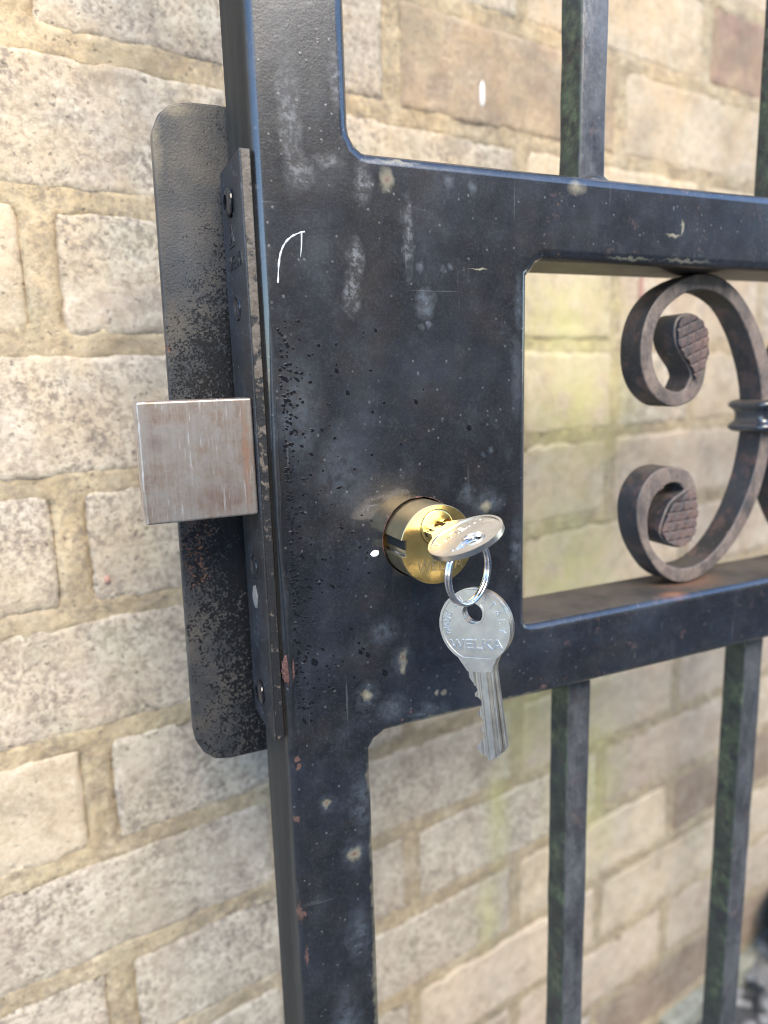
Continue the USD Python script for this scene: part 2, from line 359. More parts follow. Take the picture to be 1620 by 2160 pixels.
def plain(name, col, rough, spec=.5, metallic=0.0):
    g = G(); g.out(name, base_color=col, roughness=rough, specular_ior_level=spec, metallic=metallic)
plain('spatter', (.006, .006, .007), .17)
plain('white_paint', (.75, .76, .80), .45)
plain('scratch', (.62, .63, .66), .6)
plain('weld_gray', (.16, .155, .15), .5)
plain('screw_black', (.012, .012, .014), .14)
plain('dark_void', (.004, .004, .004), .7)
g = G(); n = g.noise(700., 4, .7); g.out('rust_flake', base_color=g.ramp(n, [(.3, (.035, .016, .014)), (.7, (.135, .060, .048))]), roughness=.7, normal=g.bump(n, .7, .001))
plain('bird_white', (.80, .78, .75), .7)
plain('red_mark', (.40, .22, .17), .8)
g = G(); n = g.noise(30., 4, .6); g.out('sack_black', base_color=(.010, .011, .013), roughness=.33, normal=g.bump(n, .5, .004))

# --- masonry
PH = math.radians(9.1); CS, SN = math.cos(PH), math.sin(PH); WC = 0.15751
def wpt(s, z, y=0.0): return (s * CS - (WC + y) * SN, s * SN + (WC + y) * CS, z)
def masonry(name, stops, speck, cover, mortar=False, rough=.85):
    g = G(); rnd = g('object_info') + '.random'
    off = g('combine_xyz', x=g.m('multiply', rnd, 7.0), y=g.m('multiply', rnd, 3.0), z=0.0) + '.vector'
    pv = g('vector_math', math_type='add', vector1=g.pos(), vector2=off) + '.vector'
    a = g.noise(24., 6, .62, vec=pv); b = g.noise(95., 6, .68, vec=pv); c = g.noise(330., 4, .6, vec=pv)
    col = g.ramp(g.m('add', g.m('multiply', a, .55), g.m('multiply', b, .45)), stops)
    bright = g('combine_color', r=g.m('multiply_add', rnd, .24, .88), g=g.m('multiply_add', rnd, .24, .88), b=g.m('multiply_add', rnd, .20, .89)) + '.color'
    if not mortar: col = g.mix(1.0, col, bright, 'multiply')
    # pale weathered skin
    c2 = g.noise(300., 5, .70, vec=g.map(loc=(7, 3, 2)))
    cm_ = g.step(g.m('add', g.m('multiply', g.noise(30., 6, .66, vec=g.map(loc=(5, 2, 9))), .7), g.m('multiply', c2, .3)), .60 - .32 * cover, .76 - .32 * cover)
    skin = g.ramp(g.m('add', g.m('multiply', b, .4), g.m('multiply', c2, .6)), [(.30, (.36, .30, .225)), (.46, (.56, .495, .39)), (.60, (.665, .605, .485)), (.75, (.745, .70, .59))])
    col = g.mix(g.m('multiply', cm_, min(.92, cover + .1)), col, skin)
    # ochre and grey-brown stains, then dense fine specks, pale grains and pits
    oc = g.m('multiply', g.step(g.noise(19., 6, .70, vec=g.map(loc=(2, 7, 5))), .42, .64), g.step(g.xyz() + '.z', -.15, .28, .10, 1.0))
    col = g.mix(g.m('multiply', oc, .55), col, (.60, .425, .235))
    gb = g.step(g.noise(33., 6, .72, vec=g.map(loc=(1, 9, 4))), .50, .70)
    col = g.mix(g.m('multiply', gb, .25 + speck * .35), col, (.255, .215, .16))
    sk = g.step(g.m('add', g.m('multiply', b, .30), g.m('multiply', c2, .70)), .525, .415)
    sk = g.m('multiply', sk, g.step(g.noise(22., 5, .66, vec=g.map(loc=(3, 3, 8))), .28, .62))
    col = g.mix(g.m('multiply', sk, speck), col, (.215, .178, .148))
    pit = g.vor(300., vec=g('vector_math', math_type='add', vector1=g.map(loc=(.3, .2, .7)), vector2=g('vector_math', math_type='scale', vector1=g('noise_texture', vector=g.pos(), scale=260., detail=3.) + '.color', scale=.006) + '.vector') + '.vector'); pm = g.m('multiply', g.step(pit + '.distance', .42, .15), g.step(g('separate_color', color=pit + '.color') + '.r', .84, .90))
    col = g.mix(g.m('multiply', pm, .55 * speck + .15), col, (.12, .10, .08))
    st = g.m('multiply', g.step(g.noise(13., 7, .72, vec=g.map(loc=(6, 1, 3))), .47, .66), g.step(g.noise(150., 4, .7, vec=g.map(loc=(2, 5, 5))), .34, .60, .35, 1.0))
    col = g.mix(g.m('multiply', st, .62 if mortar else .38), col, (.255, .215, .155))
    c = c2
    wsp = g.step(c, .60, .70)
    col = g.mix(g.m('multiply', wsp, .32), col, (.76, .70, .58))
    # green algae that runs down behind the lock panel, and a faint tint low on the left
    green = g.maxs([g.spot(wpt(.335, .20), (.10, .2, .065), -.2), g.spot(wpt(.355, .135), (.10, .2, .08), -.2), g.spot(wpt(.345, -.01), (.10, .2, .10), -.2), g.spot(wpt(.375, -.215), (.07, .2, .14), -.2), g.spot(wpt(.30, -.12), (.06, .2, .10), -.5), g.spot(wpt(.298, -.14), (.022, .2, .06), -.4), g.spot(wpt(.264, -.21), (.020, .2, .08), -.4), g.spot(wpt(.252, -.31), (.018, .2, .05), -.4)])
    gm = g.m('multiply', green, g.step(g.noise(38., 5, .65, vec=g.map(loc=(4, 4, 4))), .30, .52))
    col = g.mix(g.m('multiply', gm, .78), col, (.57, .55, .22))
    gl = g.step(g.noise(30., 5, .6, vec=g.map(loc=(8, 3, 1))), .52, .72)
    col = g.mix(g.m('multiply', gl, .14), col, (.40, .42, .26))
    col = g.mix(1.0, col, (.86, .86, .86), 'multiply')
    h = g.m('subtract', g.m('add', g.m('multiply', b, .6), g.m('multiply', c, .55)), g.m('multiply', pm, .35))
    nm = g.bump(h, .40, .0035)
    g.out(name, base_color=col, roughness=rough, normal=nm, specular_ior_level=.25)
masonry('brick_pale', [(.30, (.36, .290, .225)), (.50, (.53, .445, .355)), (.70, (.63, .55, .455))], .92, .58)
masonry('brick_tan', [(.30, (.44, .345, .235)), (.50, (.60, .485, .35)), (.70, (.70, .585, .44))], .35, .45)
masonry('brick_pink', [(.30, (.43, .325, .24)), (.50, (.59, .47, .355)), (.70, (.68, .57, .445))], .35, .40)
masonry('brick_brown', [(.30, (.20, .145, .105)), (.50, (.32, .24, .175)), (.66, (.44, .345, .255))], .4, .30)
masonry('brick_red', [(.30, (.21, .135, .10)), (.50, (.31, .205, .155)), (.70, (.40, .29, .22))], .3, .22)
masonry('mortar', [(.32, (.25, .195, .125)), (.43, (.36, .28, .175)), (.53, (.50, .40, .255)), (.70, (.58, .485, .335))], .75, .32, mortar=True)
g = G(); a = g.noise(60., 6, .65); b = g.noise(500., 4, .6)
g.out('base_stone', base_color=g.ramp(a, [(.3, (.20, .19, .15)), (.6, (.33, .33, .26)), (.8, (.38, .36, .30))]), roughness=.9, normal=g.bump(g.m('add', a, b), .5, .004))
g = G(); a = g.noise(35., 6, .7); b = g.noise(240., 5, .65)
g.out('ground', base_color=g.ramp(g.m('add', g.m('multiply', a, .5), g.m('multiply', b, .5)), [(.3, (.045, .044, .042)), (.5, (.105, .104, .10)), (.7, (.19, .188, .18))]), roughness=.92, normal=g.bump(g.m('add', a, b), .8, .01))
g = G(); r_ = g('object_info') + '.random'; a = g.noise(70., 5, .65)
g.out('rubble', base_color=g.mix(1.0, g.ramp(a, [(.3, (.17, .165, .155)), (.7, (.38, .37, .34))]), g.ramp(r_, [(0, (.65, .65, .68)), (.5, (1, 1, 1)), (1, (1.0, .90, .80))]), 'multiply'), roughness=.9, normal=g.bump(g.noise(300., 4, .6), .5, .003))

# ------------------------------------------------------------------ ground
GZ = -0.595
rng = np.random.default_rng(5)
def ground():
    fx = np.unique(np.r_[np.linspace(-60, -2, 14), np.linspace(-2, -.4, 16), np.linspace(-.4, 1.6, 160), np.linspace(1.6, 4, 20), np.linspace(4, 60, 12)])
    fy = np.unique(np.r_[np.linspace(-60, -3, 14), np.linspace(-3, -.3, 24), np.linspace(-.3, .55, 80), np.linspace(.55, 3, 10), np.linspace(3, 60, 12)])
    X, Y = np.meshgrid(fx, fy, indexing='ij'); P = np.stack([X, Y, 0 * X], -1)
    Z = GZ + 0.012 * (meshkit.fbm(P * 22, 4, 3) - .5) + 0.010 * (meshkit.fbm(P * 70, 3, 8) - .5)
    n, m = X.shape; i, j = np.meshgrid(np.arange(n - 1), np.arange(m - 1), indexing='ij'); a = (i * m + j).ravel()
    obj('ground', (np.c_[X.ravel(), Y.ravel(), Z.ravel()], np.c_[a, a + m, a + m + 1, a + 1]), 'ground', smooth=True, kind='structure')
ground()

# ------------------------------------------------------------------ the house across the path: it shades the yard and shows in the paint and the metal
g = G(); u = g('mapping', vector=g.pos(), rotation=(math.pi / 2, 0, 0)) + '.vector'
bt = g('brick_texture', vector=u, color1=(.085, .052, .038), color2=(.12, .075, .055), mortar=(.16, .14, .11), scale=1.0, mortar_size=.005, brick_width=.225, row_height=.075)
g.out('house_brick', base_color=bt + '.color', roughness=.9)
hs = thing('garden_wall', 'brown brick garden wall across the path facing the gate', 'wall')
obj('wall', trimesh.creation.box(bounds=[[-1.3, -3.2, GZ - .1], [7.0, -2.7, 1.7]]), 'house_brick', hs)
# ------------------------------------------------------------------ brick wall
wallM = rowmat((CS, SN, 0), (-SN, CS, 0), (0, 0, 1), (-WC * SN, WC * CS, 0))
wall = thing('brick_wall', 'weathered pale brick garden wall behind the black gate', 'wall', wallM)
Z0, CH, MOD = 0.3335, 0.0750, 0.2250
S0, S1, K0, K1 = -0.62, 1.42, -12, 8
def joints(c):
    ph = -.053 if c % 2 else .0605
    ns = [ph + MOD * k for k in range(-4, 8)]
    if c == -2: ns += [.4000]
    return sorted(ns)
def mortar_mesh():
    s = np.arange(S0 - .05, S1 + .05, .0035); z = np.arange(Z0 + K0 * CH - .03, Z0 + K1 * CH + .004, .0030)
    A, B = np.meshgrid(s, z, indexing='ij'); P = np.stack([A, B, 0 * A], -1)
    kz = (B - Z0) / CH; dz = np.abs(kz - np.round(kz)) * CH; ds = np.full_like(A, 1.0)
    for c in range(K0, K1 + 2):
        row = (np.floor(kz).astype(int) + 1 == c)
        for x in joints(c): ds = np.where(row, np.minimum(ds, np.abs(A - x)), ds)
    dj = np.minimum(dz, ds) + .0026 * (meshkit.fbm(P * 120 + 5, 3, 21) - .5)
    t = np.clip((dj - .0080) / .0042, 0, 1)
    Y = -0.0003 + .0085 * t * t * (3 - 2 * t) + 0.0028 * (meshkit.fbm(P * 38, 4, 11) - .5) + 0.0020 * (meshkit.fbm(P * 160, 2, 4) - .5)
    n, m = A.shape; V = np.c_[A.ravel(), Y.ravel(), B.ravel()]
    i, j = np.meshgrid(np.arange(n - 1), np.arange(m - 1), indexing='ij'); a = (i * m + j).ravel()
    F = np.c_[a, a + m, a + m + 1, a + 1]
    # sides and back close the slab
    F = np.vstack([F[:, [0, 1, 2]], F[:, [0, 2, 3]]])
    bk = trimesh.creation.box(bounds=[[S0 - .05, .012, z[0]], [S1 + .05, .10, z[-1]]])
    return trimesh.util.concatenate([trimesh.Trimesh(V, F, process=False), bk])
obj('mortar', mortar_mesh(), 'mortar', wall, smooth=40)
def brick_mesh(s0, s1, z0, z1, seed):
    r = np.random.default_rng(seed)
    nx, nz = max(16, int((s1 - s0) / .0048)), 17
    u = np.linspace(0, 1, nx); w = np.linspace(0, 1, nz)
    u = .5 - .5 * np.cos(np.pi * u) * (1 - .35 * np.sin(np.pi * u)); w = .5 - .5 * np.cos(np.pi * w)
    U, W = np.meshgrid(u, w, indexing='ij'); A = s0 + (s1 - s0) * U; B = z0 + (z1 - z0) * W
    P = np.stack([A, B, np.full_like(A, seed * .37)], -1)
    ed = np.minimum(np.minimum(A - s0, s1 - A), np.minimum(B - z0, z1 - B))
    Y = -.0010 + r.uniform(-.0007, .0007) + .0022 * (meshkit.fbm(P * 60, 4, seed % 97) - .5) + .0012 * (meshkit.noise(P * 330, seed % 31) - .5)
    Y = Y + .0030 * np.clip(1 - ed / (.0022 + .0080 * np.clip(meshkit.fbm(P * 75 + 3, 3, 13) - .42, 0, 1)), 0, 1) ** 2 * .85
    e0 = (ed < 1e-6)
    A = A + (meshkit.fbm(P * 110 + 9, 4, 5) - .5) * .0040 * (1 - np.clip(ed / .02, 0, 1)); B = B + (meshkit.fbm(P * 110 + 31, 4, 6) - .5) * .0040 * (1 - np.clip(ed / .02, 0, 1))
    V = [np.c_[A.ravel(), Y.ravel(), B.ravel()]]
    i, j = np.meshgrid(np.arange(nx - 1), np.arange(nz - 1), indexing='ij'); a = (i * nz + j).ravel()
    F = [np.c_[a, a + nz, a + nz + 1], np.c_[a, a + nz + 1, a + 1]]
    idx = np.arange(nx * nz).reshape(nx, nz)
    loop = np.r_[idx[:, 0], idx[-1, 1:], idx[-2::-1, -1], idx[0, -2:0:-1]]
    n0 = nx * nz; bk = V[0][loop].copy(); bk[:, 1] = .0115; V.append(bk)
    m = len(loop); q = np.arange(m); q2 = (q + 1) % m
    F += [np.c_[loop[q], n0 + q, n0 + q2], np.c_[loop[q], n0 + q2, loop[q2]]]
    return trimesh.Trimesh(np.vstack(V), np.vstack(F), process=False)
random.seed(3)
for c in range(K0 + 1, K1 + 1):                       # course c lies between joints c-1 and c
    zb = Z0 + (c - 1) * CH; zt = zb + CH
    ns = joints(c)
    for a, b in zip(ns[:-1], ns[1:]):
        if b < S0 or a > S1: continue
        gl, gr = .0043 + random.uniform(-.0008, .0020), .0043 + random.uniform(-.0008, .0020)
        if a < -.04 < b + .05 and abs(b + .053) < .02: gr = .0082
        if abs(a + .053) < .02: gl = .0082
        z0 = zb + .0043 + random.uniform(-.0008, .0014); z1 = zt - .0043 + random.uniform(-.0014, .0008)
        mid = .5 * (a + b); rr = random.random()
        if mid < .13: mt = 'brick_pale' if rr < .8 else 'brick_tan'
        elif mid < .30: mt = 'brick_pale' if (c < -5 and rr < .7) or rr < .3 else ('brick_tan' if rr < .75 else 'brick_pink')
        else: mt = 'brick_tan' if rr < .45 else ('brick_pink' if rr < .80 else ('brick_pale' if c > -9 and rr < .92 else 'brick_brown'))
        if c == 1 and a < .2 < b: mt = 'brick_brown'
        if c == 1 and a > .35 and a < .45: mt = 'brick_tan'
        if c == 2 and a > .48 and a < .55: mt = 'brick_red'
        if c in (-10, -11) and mid > .3: mt = 'brick_pink' if rr < .4 else 'brick_brown'
        obj('brick', brick_mesh(a + gl, b - gr, z0, z1, 1000 + c * 40 + int(round(a * 20))), mt, wall, smooth=50)
for k, (a, b) in enumerate([(-.62, -.07), (-.06, .50), (.51, .97), (.98, 1.42)]):
    m = rbox((a, -.016, GZ - .05), (b, .05, Z0 + K0 * CH - .004), .006)
    m = m.refine_to_length(.02).warp_batch(lambda v: v + .004 * (np.stack([meshkit.fbm(v * 40, 3, 1), meshkit.fbm(v * 40, 3, 2), meshkit.fbm(v * 40, 3, 3)], 1) - .5))
    obj('base_stone', m, 'base_stone', wall, smooth=40)
def blob_on_wall(name, s, z, rs, rz, mat, label):
    v = trimesh.creation.icosphere(2, 1.0); P = v.vertices
    k = 1 + .5 * (meshkit.fbm(P * 1.6 + s * 50, 3, 2) - .5)
    v.vertices = P * np.array([rs, .0012, rz]) * k[:, None] + [s, -.0020, z]
    obj(name, v, mat, wall, smooth=True, label=label)
blob_on_wall('white_splash', .247, .358, .0020, .0085, 'bird_white', 'white splash on the brown brick')
blob_on_wall('red_mark', .430, .232, .0030, .014, 'red_mark', 'red paint mark beside the scroll')
blob_on_wall('red_mark', -.037, .052, .0016, .0026, 'red_mark', 'small red spot in the left joint')

# ------------------------------------------------------------------ the gate
gate = thing('metal_gate', 'black painted steel gate with lock, bars and scrollwork in front of the brick wall', 'gate')
XC = .3095; W = 2 * XC; D = .0422
def frame_parts():
    P = unary_union([box(0, -.54, .04, .92), box(W - .04, -.54, W, .92), box(.02, .2123, W - .02, .25), box(.02, 0, W - .02, .0389), box(.02, .88, W - .02, .9195), box(.02, -.5395, W - .02, -.50), box(.02, .0005, .1247, .2495)])
    P = P.buffer(.0035, join_style='mitre').buffer(-.0035, quad_segs=5)
    P = P.union(Polygon([(.0398, .2498), (.0398, .2598), (.0405, .2560), (.0425, .2525), (.0455, .2503), (.0485, .2498)]))
    P = P.union(Polygon([(.1246, .2124), (.1246, .2048), (.1275, .2076), (.1296, .2108), (.1325, .2124)]))
    P = P.union(Polygon([(.0398, .0008), (.0398, -.0066), (.0413, -.0050), (.0424, -.0030), (.0450, -.0018), (.0480, .0006)]))
    P = P.simplify(.00005)
    ext = Polygon(P.exterior).simplify(.002)
    P = Polygon(ext.exterior, P.interiors)
    T = rounded(P, 0.0, D, .0050, seg=6)
    Mf = to_man(T.vertices, T.faces)
    return Mf
FR = frame_parts()
HOLE = cyl_y(.0667, .0906, -.01, .030, .0183, 80)
cut = lambda M, n, o: M.trim_by_plane(n, o)
XP = .0437; XR = .1330
stile = cut(FR, (-1, 0, 0), -XP)
mid = cut(cut(FR, (1, 0, 0), XP), (-1, 0, 0), -(W - .04))
panel = cut(cut(cut(cut(mid, (-1, 0, 0), -XR), (0, 0, 1), -.03), (0, 0, -1), -.30), (1, 0, 0), XP) - HOLE
lockz = cut(mid, (1, 0, 0), XR)
obj('stile', stile, 'black_paint', gate)
obj('stile', cut(FR, (1, 0, 0), W - .04), 'black_paint', gate)
obj('lock_panel', panel, 'black_paint', gate)
obj('rail', cut(cut(lockz, (0, 0, 1), .15), (0, 0, -1), -.4), 'rail_paint', gate)
obj('rail', cut(cut(lockz, (0, 0, 1), -.2), (0, 0, -1), -.12), 'rail_paint', gate)
obj('rail', cut(mid, (0, 0, 1), .6), 'rail_paint', gate)
obj('rail', cut(mid, (0, 0, -1), .3), 'rail_paint', gate)
YB, BW = .0148, .0160
def bar(x, z0, z1):
    p = affinity.translate(box(-BW / 2, -BW / 2, BW / 2, BW / 2).buffer(-.0016).buffer(.0016, quad_segs=3), 0, 0)
    m = m3.CrossSection(ring_list(p)).extrude(z1 - z0, 60)
    m = m.translate([x + BW / 2, YB + BW / 2, z0])
    return m.warp_batch(lambda v: v + .0006 * (np.stack([meshkit.noise(v * 55, 3), meshkit.noise(v * 55, 8), 0 * v[:, 0] + .5], 1) - .5))
for x in (.163, .2999, .4400):
    for z0, z1 in ((.2490, .881), (-.501, .0010)):
        obj('bar', bar(x, z0, z1), 'bar_paint', gate)
for x, z, rx in ((.1715, .2505, .011), (.3085, .2505, .010)):
    v = trimesh.creation.icosphere(3, 1.0); P = v.vertices
    v.vertices = P * np.array([rx, .0125, .0055]) * (1 + .5 * (meshkit.fbm(P * 2 + x * 90, 3, 1) - .5))[:, None] + [x, .0215, z]
    obj('weld_bead', v, 'bar_paint', gate, smooth=True)

# scrolls: the outlines of a flat bar 16 mm deep
UO = [(309.3, 133), (308.0, 150), (304.6, 162), (298.9, 174), (294.2, 182), (289.4, 188.8), (282.3, 196.5), (274.6, 203.2), (266.2, 208.2), (256, 211.6), (246, 212.0), (234.5, 209.2), (223.4, 204.2), (215.6, 198.2), (209.6, 190.2), (206.6, 182), (205.6, 171.7), (207.2, 161.1), (211.5, 152.6), (218.5, 145.9), (227.6, 141.9), (236.9, 142.1), (244.8, 144.9), (250.0, 149.9), (253.0, 158.3)]
UPAD = [(253.9, 167.8), (253.2, 177), (250.8, 183.8), (247, 188.1), (243, 190.5), (237.1, 191.2), (229.8, 188.2), (228.2, 182.1), (229.7, 174.6), (234.2, 168.1), (239, 163), (241.8, 157.5)]
UI = [(300.0, 133), (299.0, 143.7), (297.0, 152.5), (293.2, 163.3), (289.4, 171.3), (284.8, 179.5), (280.5, 185.5), (275.5, 191.4), (268.7, 197.1), (262, 200.5), (254, 203), (246.6, 203.5), (239.7, 202.8), (233.4, 200.6), (225.6, 196.2), (219.4, 190.3), (215.6, 183), (214.0, 174.8), (214.4, 167.4), (216.6, 160.9), (220.6, 154.9), (226.4, 150.9), (233.2, 149.6), (238.6, 151.5)]
LO = [(309.3, 133), (308.9, 118), (307.2, 103.2), (304.1, 92), (300.2, 82.2), (295, 73.0), (286.5, 61.5), (273.5, 49.8), (260.4, 42.6), (248.3, 39.8), (236.1, 41.8), (225.6, 48.3), (216.4, 58.9), (210, 70.6), (207.2, 83.0), (207.9, 93.3), (211.9, 100.8), (218.4, 106.3), (227.5, 108.5), (236.7, 107.5), (244.9, 104.1), (249.6, 98.0), (251.2, 90.1)]
LPAD = [(251.8, 82.0), (251.4, 73.4), (248.5, 65.8), (243.2, 61.8), (234.9, 62.3), (227.5, 66.2), (223.9, 72.1), (225.1, 78.2), (227.9, 84.6), (232.5, 90.0), (237.6, 92.6), (241.6, 94.6)]
LI = [(300.3, 133), (300.2, 119.2), (298.8, 110.2), (296.4, 99.6), (292.4, 88.8), (286.9, 77.8), (279.6, 66.8), (270.5, 57.6), (260.6, 51.4), (250.2, 48.6), (240.3, 49.2), (231.5, 52.6), (223.6, 58.8), (218.1, 66.5), (215.7, 75.7), (215.9, 84.6), (219.3, 92.2), (225.4, 97.4), (231.8, 99.4), (237.4, 98.4)]
def scroll_poly(O, PAD, I):
    o = spline(O, 90); pd = spline([O[-1]] + PAD, 40)[1:]; i = spline(I, 80)
    return Polygon(np.vstack([o, pd, i[::-1]]) / 1000.0).buffer(0)
UPP, LPP = scroll_poly(UO, UPAD, UI), scroll_poly(LO, LPAD, LI)
SC = unary_union([UPP, LPP])
SC = SC.buffer(.0006, quad_segs=4).buffer(-.0012, quad_segs=4).buffer(.0006, quad_segs=4).simplify(.00008)
def hatch(PAD, ang):
    p = Polygon(spline(PAD + [PAD[0]], 60) / 1000.0).buffer(-.0012)
    m = m3.CrossSection([np.array(p.exterior.coords)[:-1]] if p.exterior.is_ccw else [np.array(p.exterior.coords)[:-1][::-1]]).extrude(.0026).rotate([90, 0, 0])   # x, -y, z
    m = m.translate([0, YB + .0004, 0]); c = np.array(p.centroid.coords[0])
    for a in (ang, ang + 62):
        d = np.array([math.cos(math.radians(a)), math.sin(math.radians(a))]); nn = np.array([-d[1], d[0]])
        for k in range(-5, 6):
            q = c + nn * k * .0054
            gq = m3.Manifold.cube([.08, .0017, .0017], True).rotate([45, 0, 0]).rotate([0, -a, 0]).translate([q[0], YB - .0023, q[1]])
            m = m - gq
    return m
def scroll(parent, mirror):
    f = (lambda P: affinity.scale(P, -1, 1, origin=(XC, 0))) if mirror else (lambda P: P)
    sm_ = rounded(f(SC), YB, YB + BW, .0011, seg=3)
    prim = obj('scroll', sm_, 'scroll_paint', parent, smooth=40)
    fx = (lambda L: [(2000 * XC - x, z) for x, z in L][::-1]) if mirror else (lambda L: L)
    obj('scroll_tip', hatch(fx(UPAD), 20 if not mirror else 100), 'tip_rust', prim, smooth=20)
    obj('scroll_tip', hatch(fx(LPAD), 2 if not mirror else 120), 'tip_rust', prim, smooth=20)
scroll(gate, False); scroll(gate, True)
def collar():
    prof = [(0, 2.2), (.6, 4.4), (1.6, 5.8), (3.0, 6.3), (4.4, 5.8), (5.6, 4.5), (6.6, 3.5), (8.2, 2.9), (11.0, 2.9), (12.6, 3.5), (13.6, 4.5), (14.8, 5.9), (16.2, 6.5), (17.7, 5.9), (18.6, 4.4), (19.2, 2.2)]
    V = []; n = 40
    for h, o in prof:
        hx, hy, r = .0097 + o / 1000, .008 + o / 1000, .0025 + o / 1500
        b = box(-hx + r, -hy + r, hx - r, hy - r)
        for k in range(4):
            cx, cy = ((hx - r), (hy - r)) if k == 0 else ((-(hx - r)), hy - r) if k == 1 else (-(hx - r), -(hy - r)) if k == 2 else (hx - r, -(hy - r))
            for t in np.linspace(0, math.pi / 2, 10): V.append([XC + cx + r * math.cos(t + k * math.pi / 2), YB + .008 + cy + r * math.sin(t + k * math.pi / 2), .1236 + h / 1000])
    F = []
    for k in range(len(prof) - 1):
        for i in range(n):
            j = (i + 1) % n; a, b = k * n, (k + 1) * n; F += [[a + i, a + j, b + j], [a + i, b + j, b + i]]
    for k, s in ((0, -1), (len(prof) - 1, 1)):
        V.append(np.mean(V[k * n:(k + 1) * n], 0)); c = len(V) - 1
        for i in range(n):
            j = (i + 1) % n; F.append([c, k * n + i, k * n + j] if s > 0 else [c, k * n + j, k * n + i])
    obj('collar', (np.array(V), np.array(F)), 'rail_paint', gate, smooth=50)
collar()

# the plate welded behind the stile
PL = Polygon([(.004, -.0178), (.004, .2755), (-.0300, .2748), (-.0336, -.0178)]).intersection(Polygon([(-.0145, .30), (-.0145, .2750), (-.0220, .2733), (-.0270, .2690), (-.0300, .2620), (-.0306, .2580), (-.0337, .0040), (-.0325, -.0050), (-.0290, -.0120), (-.0240, -.0163), (-.0170, -.0177), (-.010, -.0178), (.02, -.0178), (.02, .30)]))
PL = PL.buffer(-.006, quad_segs=8).buffer(.006, quad_segs=8).union(box(-.008, -.0178, .004, .2752)).simplify(.00005)
obj('stop_plate', rounded(PL, D + .0002, D + .0047, .0009, seg=3), 'stop_plate', gate)

# the lock: face plate on the stile's side, bolt, screws, cylinder
FX0, FX1 = -.0046, -.0002
fp = rbox((FX0, .0012, .0080), (FX1, .0370, .2470), .0006)
fpo = obj('lock_faceplate', fp, 'gloss_black', gate, smooth=20, label='glossy black lock faceplate on the side of the stile')
obj('chipped_edge', trimesh.creation.box(bounds=[[FX0 + .0007, .0007, .0086], [FX1 - .0005, .0013, .2464]]), 'chipped_edge', fpo)
YA = rowmat((0, -1, 0), (0, 0, 1), (-1, 0, 0), (FX0, 0, 0))      # text plane on the face, seen from -x
def on_face(mesh, y, z):
    T = np.eye(4); T[:3, 0] = (0, -1, 0); T[:3, 1] = (0, 0, 1); T[:3, 2] = (-1, 0, 0); T[:3, 3] = (FX0, y, z)
    m = mesh.copy(); m.apply_transform(T); return m
tx = meshkit.text_mesh('WELKA', .0052, .00035); tx.apply_scale([.95, 1, 1])
obj('lettering', on_face(tx, .0285, .2065), 'gloss_black', fpo, smooth=20)
em = []
for a, b in (((0, 0), (4.0, 8.0)), ((4.0, 8.0), (8.0, 0)), ((2.0, 0.5), (4, 4.6)), ((4, 4.6), (6, .5)), ((0, 0), (2, .5)), ((6, .5), (8, 0)), ((-2, -1.2), (10, -1.2))):
    em.append(tube([(a[0] / 1000, a[1] / 1000, 0), ((a[0] + b[0]) / 2000, (a[1] + b[1]) / 2000, .0002), (b[0] / 1000, b[1] / 1000, 0)], .00035, 6))
obj('emblem', on_face(trimesh.util.concatenate(em), .0255, .2165), 'gloss_black', fpo, smooth=True)
def screw(y, z, kind):
    if kind == 'hex':
        hd = trimesh.creation.revolve(np.array([[0, 0], [.0052, 0], [.0056, .0005], [.0055, .0011], [.0046, .0019], [.0030, .0022], [.0029, .0008], [0, .0008]])[:, :], sections=36)
    elif kind == 'ring':
        hd = trimesh.creation.revolve(np.array([[0.0030, 0], [.0052, 0.0001], [.0049, .0006], [.0044, .0007], [.0040, .0003], [.0030, 0]]), sections=36)
    else:
        hd = trimesh.creation.icosphere(3, 1.0); P = hd.vertices
        hd.vertices = P * np.array([.0040, .0052, .0011]) * (1 + .35 * (meshkit.fbm(P * 4, 3, 2) - .5))[:, None]
    return on_face(hd, y, z)
obj('screw', screw(.0205, .2317, 'hex'), 'screw_black', fpo)
obj('screw', screw(.0210, .0230, 'hex'), 'screw_black', fpo)
obj('screw_hole', screw(.0190, .1910, 'ring'), 'screw_black', fpo)
obj('screw_hole', screw(.0190, .0820, 'ring'), 'screw_black', fpo)
obj('weld_spot', screw(.0205, .0680, 'blob'), 'weld_gray', fpo, smooth=True)
obj('lock_bolt', rbox((-.0490, .0040, .1078), (-.0048, .0180, .1551), .0010), 'bolt_steel', gate, smooth=30, label='bare square steel bolt with coppery edges')
# the ragged seam of weld and paint between faceplate and stile
zz = np.linspace(.012, .200, 140); w_ = meshkit.fbm(np.c_[zz * 60, 0 * zz, 0 * zz + 3], 4, 2) - .5
kk = np.clip((.165 - zz) / .03, 0, 1)
obj('weld_seam', tube(np.c_[.0031 + .0008 * w_ + .0006 * np.sin(zz * 40), .0006 - .0006 * kk, zz], (.0010 + .0006 * w_ + .0003 * kk) * np.clip(np.minimum(zz - .012, .200 - zz) / .03, .12, 1), 10), 'gloss_black', gate, smooth=True)
v = trimesh.creation.icosphere(3, 1.0); P = v.vertices
v.vertices = P * np.array([.0030, .0010, .0068]) * (1 + .8 * (meshkit.fbm(P * 2.2, 4, 7) - .5))[:, None] + [.0030, .0004, .0400]
obj('rust_flake', v, 'rust_flake', gate, smooth=True)
pts = [(.0073, .1987), (.008, .2052), (.009, .2097), (.0112, .2138), (.0143, .2164), (.0192, .2182)]
